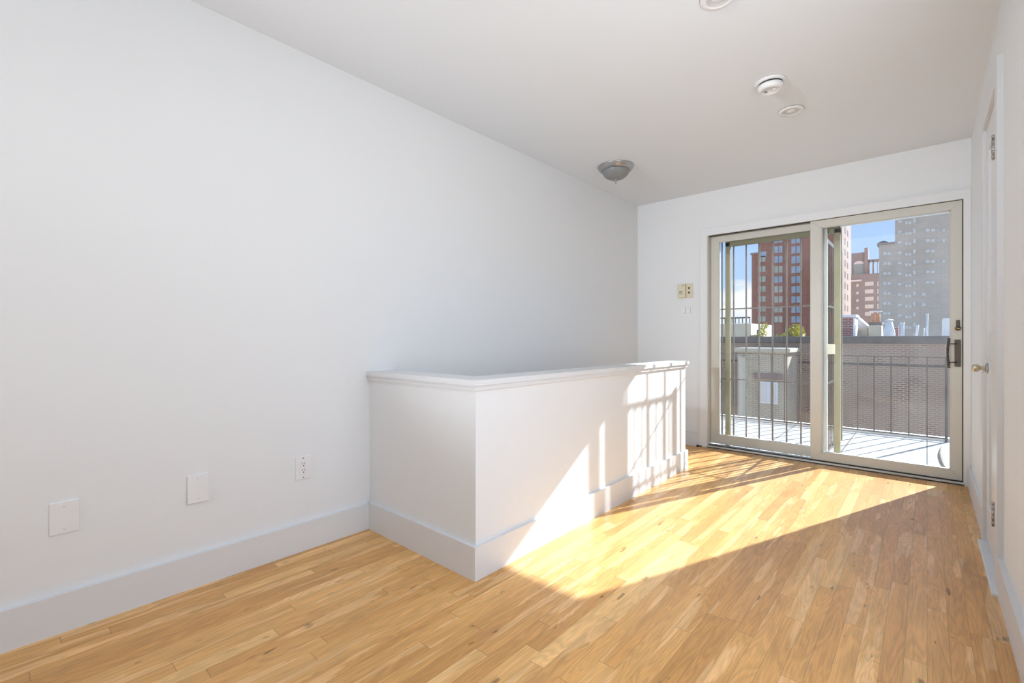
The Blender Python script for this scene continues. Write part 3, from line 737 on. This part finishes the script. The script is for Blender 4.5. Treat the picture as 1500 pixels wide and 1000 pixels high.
# yellow shrubs on a roof further off
random.seed(3)
flat_thing('low_roof_house', 'pale low house with a rooftop fence, between the sky and the brick wall', 'house', M['stucco'], 1040, 1100, 474, 55, 10, z0=-9)
def shrub(px0, px1, pyt, Y, label):
    a, b_ = at(px0, pyt, Y), at(px1, 490, Y)
    mm = bmesh.new()
    for k in range(420):
        p = Vector((random.uniform(a.x, b_.x), Y + random.uniform(-0.6, 0.6), 0))
        p.z = b_.z - 0.5 + (a.z - b_.z + 0.5) * random.random() ** 0.8 * (0.65 + 0.35 * math.sin(p.x * 5))
        s = random.uniform(0.05, 0.12); R_ = Matrix.Rotation(random.uniform(0, 6.3), 3, Vector((random.random(), random.random(), random.random() + 0.01)).normalized())
        vs = [mm.verts.new(p + R_ @ Vector(v)) for v in ((-s, 0, 0), (0, -s * 0.5, 0), (s, 0, 0), (0, s * 0.5, 0.03))]
        mm.faces.new(vs)
    t = thing('roof_shrub', label, 'shrub', ((a.x + b_.x) / 2, Y, RZ), 'yellow shrubs above the brick wall')
    k = MB(); k.bm.free(); k.bm = mm; k.build('foliage', M['leaf'], t)
    MB().rod(((a.x + b_.x) / 2, Y, RZ - 0.05), ((a.x + b_.x) / 2, Y, RZ + 0.5), 0.04, 8).build('stem', M['rust'], t)
    if Y: MB().box(a.x, b_.x, Y - 0.25, Y + 0.25, RZ - 0.01, RZ + 0.22, 0.01).build('planter', M['concrete'], t)
shrub(1100, 1120, 470, 26, 'yellow-leaved roof shrub farthest left behind the gate bars')
shrub(1141, 1158, 466, 26, 'yellow-leaved roof shrub in the middle of the barred pane')
shrub(1161, 1177, 475, 26, 'yellow-leaved roof shrub farthest right behind the gate bars')

# far roof railing seen left of the red tower
a, b_ = at(1042, 466, 52), at(1101, 466, 52)
fr_ = thing('roof_fence', 'rooftop fence on the pale low house left of the red tower', 'fence', (a.x, 52, at(1042, 474, 52).z))
fz = at(1042, 474, 55).z
fr_.location = (a.x, 55.5, fz)
a, b_ = at(1042, 466, 55.5), at(1099, 466, 55.5)
MB().box(a.x, b_.x, 55.4, 55.6, a.z - 0.12, a.z + 0.05).build('top_rail', M['rail'], fr_)
n = 12
for k in range(n):
    x = a.x + 0.05 + (b_.x - a.x - 0.1) * k / (n - 1)
    MB().box(x - 0.04, x + 0.04, 55.45, 55.55, fz, a.z).build('fence_post', M['rail'], fr_)

# ---------------------------------------------------------------- towers
def facade_window(parent, px0, px1, pyt, pyb, Y, mat, split=False):
    a, b_ = at(px0, pyt, Y), at(px1, pyb, Y)
    o = MB().box(a.x, b_.x, Y - 0.12, Y + 0.1, b_.z, a.z).build('window', M[mat], parent)
    if split:
        xm = (a.x + b_.x) / 2
        MB().box(xm - 0.09, xm + 0.09, Y - 0.2, Y - 0.1, b_.z, a.z).build('mullion', M['windark'], o)
    return o

# red tower
Y1 = 150.0
c0 = at(1233, 400, Y1)
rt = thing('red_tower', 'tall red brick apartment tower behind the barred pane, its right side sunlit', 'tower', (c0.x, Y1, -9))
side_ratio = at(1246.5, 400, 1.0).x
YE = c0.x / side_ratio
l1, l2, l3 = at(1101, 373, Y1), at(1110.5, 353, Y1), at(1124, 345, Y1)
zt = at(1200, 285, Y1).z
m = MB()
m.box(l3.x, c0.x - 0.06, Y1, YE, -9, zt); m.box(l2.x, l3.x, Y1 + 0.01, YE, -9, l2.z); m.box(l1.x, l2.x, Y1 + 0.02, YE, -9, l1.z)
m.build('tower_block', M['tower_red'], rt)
MB().box(c0.x - 0.06, c0.x, Y1, YE, -9, zt).build('side_facade', M['tower_lit_pink'], rt)
MB().box(l1.x - 0.3, l2.x, Y1 - 0.3, YE, l1.z, l1.z + 0.5).build('parapet', M['tower_lit_pink'], rt)
for k in range(9):
    y = 346.5 + 14.6 * k
    facade_window(rt, 1134.5, 1146.5, y, y + 8.5, Y1, ('winblue', 'winblue', 'winblue', 'wincream', 'winblue')[k % 5] if k < 5 else 'wincream', True)
    facade_window(rt, 1159.5, 1172.5, y, y + 9.0, Y1, 'winblue', True)
for k in range(1, 9):
    y = 346.5 + 14.6 * k
    if k >= 2: facade_window(rt, 1110.5, 1121.5, y, y + 7.5, Y1, 'wincream', True)
    elif k == 1: facade_window(rt, 1114, 1122.5, y + 8, y + 15, Y1, 'winblue')
for k in range(11):
    zc = at(1240, 325, Y1).z - 3.05 * k
    for f_ in (0.35, 0.62):
        yy = Y1 + (YE - Y1) * f_
        MB().box(c0.x - 0.05, c0.x + 0.05, yy - 0.9, yy + 0.9, zc - 1.6, zc).build('side_window', M['windark'], rt)

# grey tower
Y2 = 125.0
g0, g1, g2 = at(1287.5, 359, Y2), at(1311, 300, Y2), at(1470, 300, Y2)
zt = at(1311, 270, Y2).z
gt = thing('grey_tower', 'tall grey-brown apartment tower filling the right of the clear pane', 'tower', (g0.x, Y2, -9))
m = MB(); m.box(g0.x, g1.x, Y2 + 0.02, Y2 + 30, -9, g0.z); m.box(g1.x, 14.0, Y2, Y2 + 30, -9, zt)
m.build('tower_block', M['tower_grey'], gt)
MB().box(g0.x - 0.3, g1.x, Y2 - 0.4, Y2 + 30, g0.z, g0.z + 0.35).build('parapet', M['tower_mauve'], gt)
m = MB(); u = at(1289, 358, Y2); m.lathe([(0.5, 0.0), (0.9, 0.5), (0.3, 0.8), (0.0, 0.8)], (u.x + 0.4, Y2 + 2, g0.z + 0.3), 'Z', 12); m.build('roof_cowl', M['coping'], gt)
for k in range(8):
    y = 369.5 + 14.6 * k
    for x0_ in (1294, 1300): facade_window(gt, x0_, x0_ + 4.8, y, y + 3.6, Y2, 'winlight')
for k in range(12):
    y = 321 + 15.3 * k - 0.2
    facade_window(gt, 1315.5, 1320.5, y + 2, y + 5, Y2, 'winlight')
    for x0_ in (1326, 1331): facade_window(gt, x0_, x0_ + 4.0, y + 4, y + 7.5, Y2, 'winlight')
    facade_window(gt, 1337.5, 1341.5, y - 1, y + 4.5, Y2, 'winlight')
    if k < 6:
        for x0_ in (1356, 1363.5): facade_window(gt, x0_, x0_ + 6, y + 14.5, y + 18.0, Y2, 'winlight')
    elif k in (7, 8): facade_window(gt, 1350, 1356, y + 1, y + 5, Y2, 'winlight')
    if k in (1, 2, 4): facade_window(gt, 1380.5, 1384, y - 1, y + 3, Y2, 'winlight')

# mauve building between the towers
Y3 = 190.0
mv = thing('arched_building', 'brownish building with a rooftop arch between the two towers', 'building', (at(1267, 400, Y3).x, Y3, -9))
b0, b1, b2, b3 = at(1244, 403, Y3), at(1271, 403, Y3), at(1262, 400, Y3), at(1292, 400, Y3)
m = MB(); m.box(b0.x, b3.x, Y3, Y3 + 20, -9, b0.z); m.build('block', M['tower_mauve'], mv)
# penthouse with an arched opening
aw0, aw1, at_ = at(1246, 370, Y3).x, at(1266, 370, Y3).x, at(1246, 369.5, Y3).z
xc, rr = (aw0 + aw1) / 2 + 0.2, (aw1 - aw0) / 2 * 0.78
m = MB()
m.box(aw0, aw1, Y3 + 2.5, Y3 + 14, b0.z, at_)
m.build('penthouse', M['tower_mauve'], mv)
arc = [(xc + rr * math.cos(t_), at(1250, 386, Y3).z + 0.75 * rr * math.sin(t_)) for t_ in [PI * k / 14 for k in range(15)]]
m = MB(); m.prism(arc, Y3 + 2.3, Y3 + 2.45); m.build('arch_lunette', M['white_metal'], mv)
m = MB(); m.box(xc - rr, xc + rr, Y3 + 2.3, Y3 + 2.45, b0.z, at(1250, 386.5, Y3).z); m.build('arch_window', M['greenwin'], mv)
pA, pB = at(1265.5, 362, Y3), at(1270.8, 362, Y3)
m = MB(); m.box(pA.x, pB.x, Y3 + 1.5, Y3 + 6, b0.z, pA.z); m.build('pier', M['tower_mauve'], mv)
for x0_, x1_ in ((1270.8, 1273), (1277, 1279.5), (1284.3, 1285.2)):
    u0, u1 = at(x0_, 380, Y3), at(x1_, 380, Y3)
    m = MB(); m.box(u0.x, u1.x, Y3 + 2, Y3 + 3.5, b0.z, u0.z); m.build('column', M['tower_mauve'], mv)
u0, u1, u2 = at(1270.8, 379, Y3), at(1288, 382, Y3), at(1270, 382.5, Y3)
m = MB(); m.box(u0.x, u1.x, Y3 + 2, Y3 + 3.5, u2.z, u0.z); m.build('lintel', M['tower_mauve'], mv)
u0, u1 = at(1245, 410.8, Y3), at(1262, 412, Y3)
m = MB(); m.box(u0.x, u1.x, Y3 - 0.8, Y3, u1.z, u0.z); m.build('ledge', M['white_metal'], mv)
for k in range(5):
    y = 413 + 11.0 * k
    facade_window(mv, 1267, 1279.5, y, y + 5.2, Y3, 'winlight')
    facade_window(mv, 1254.3, 1257.8, y + 3.3, y + 6.8, Y3, 'winlight')
    facade_window(mv, 1285.3, 1286.8, y - 1, y + 6, Y3, 'winlight')
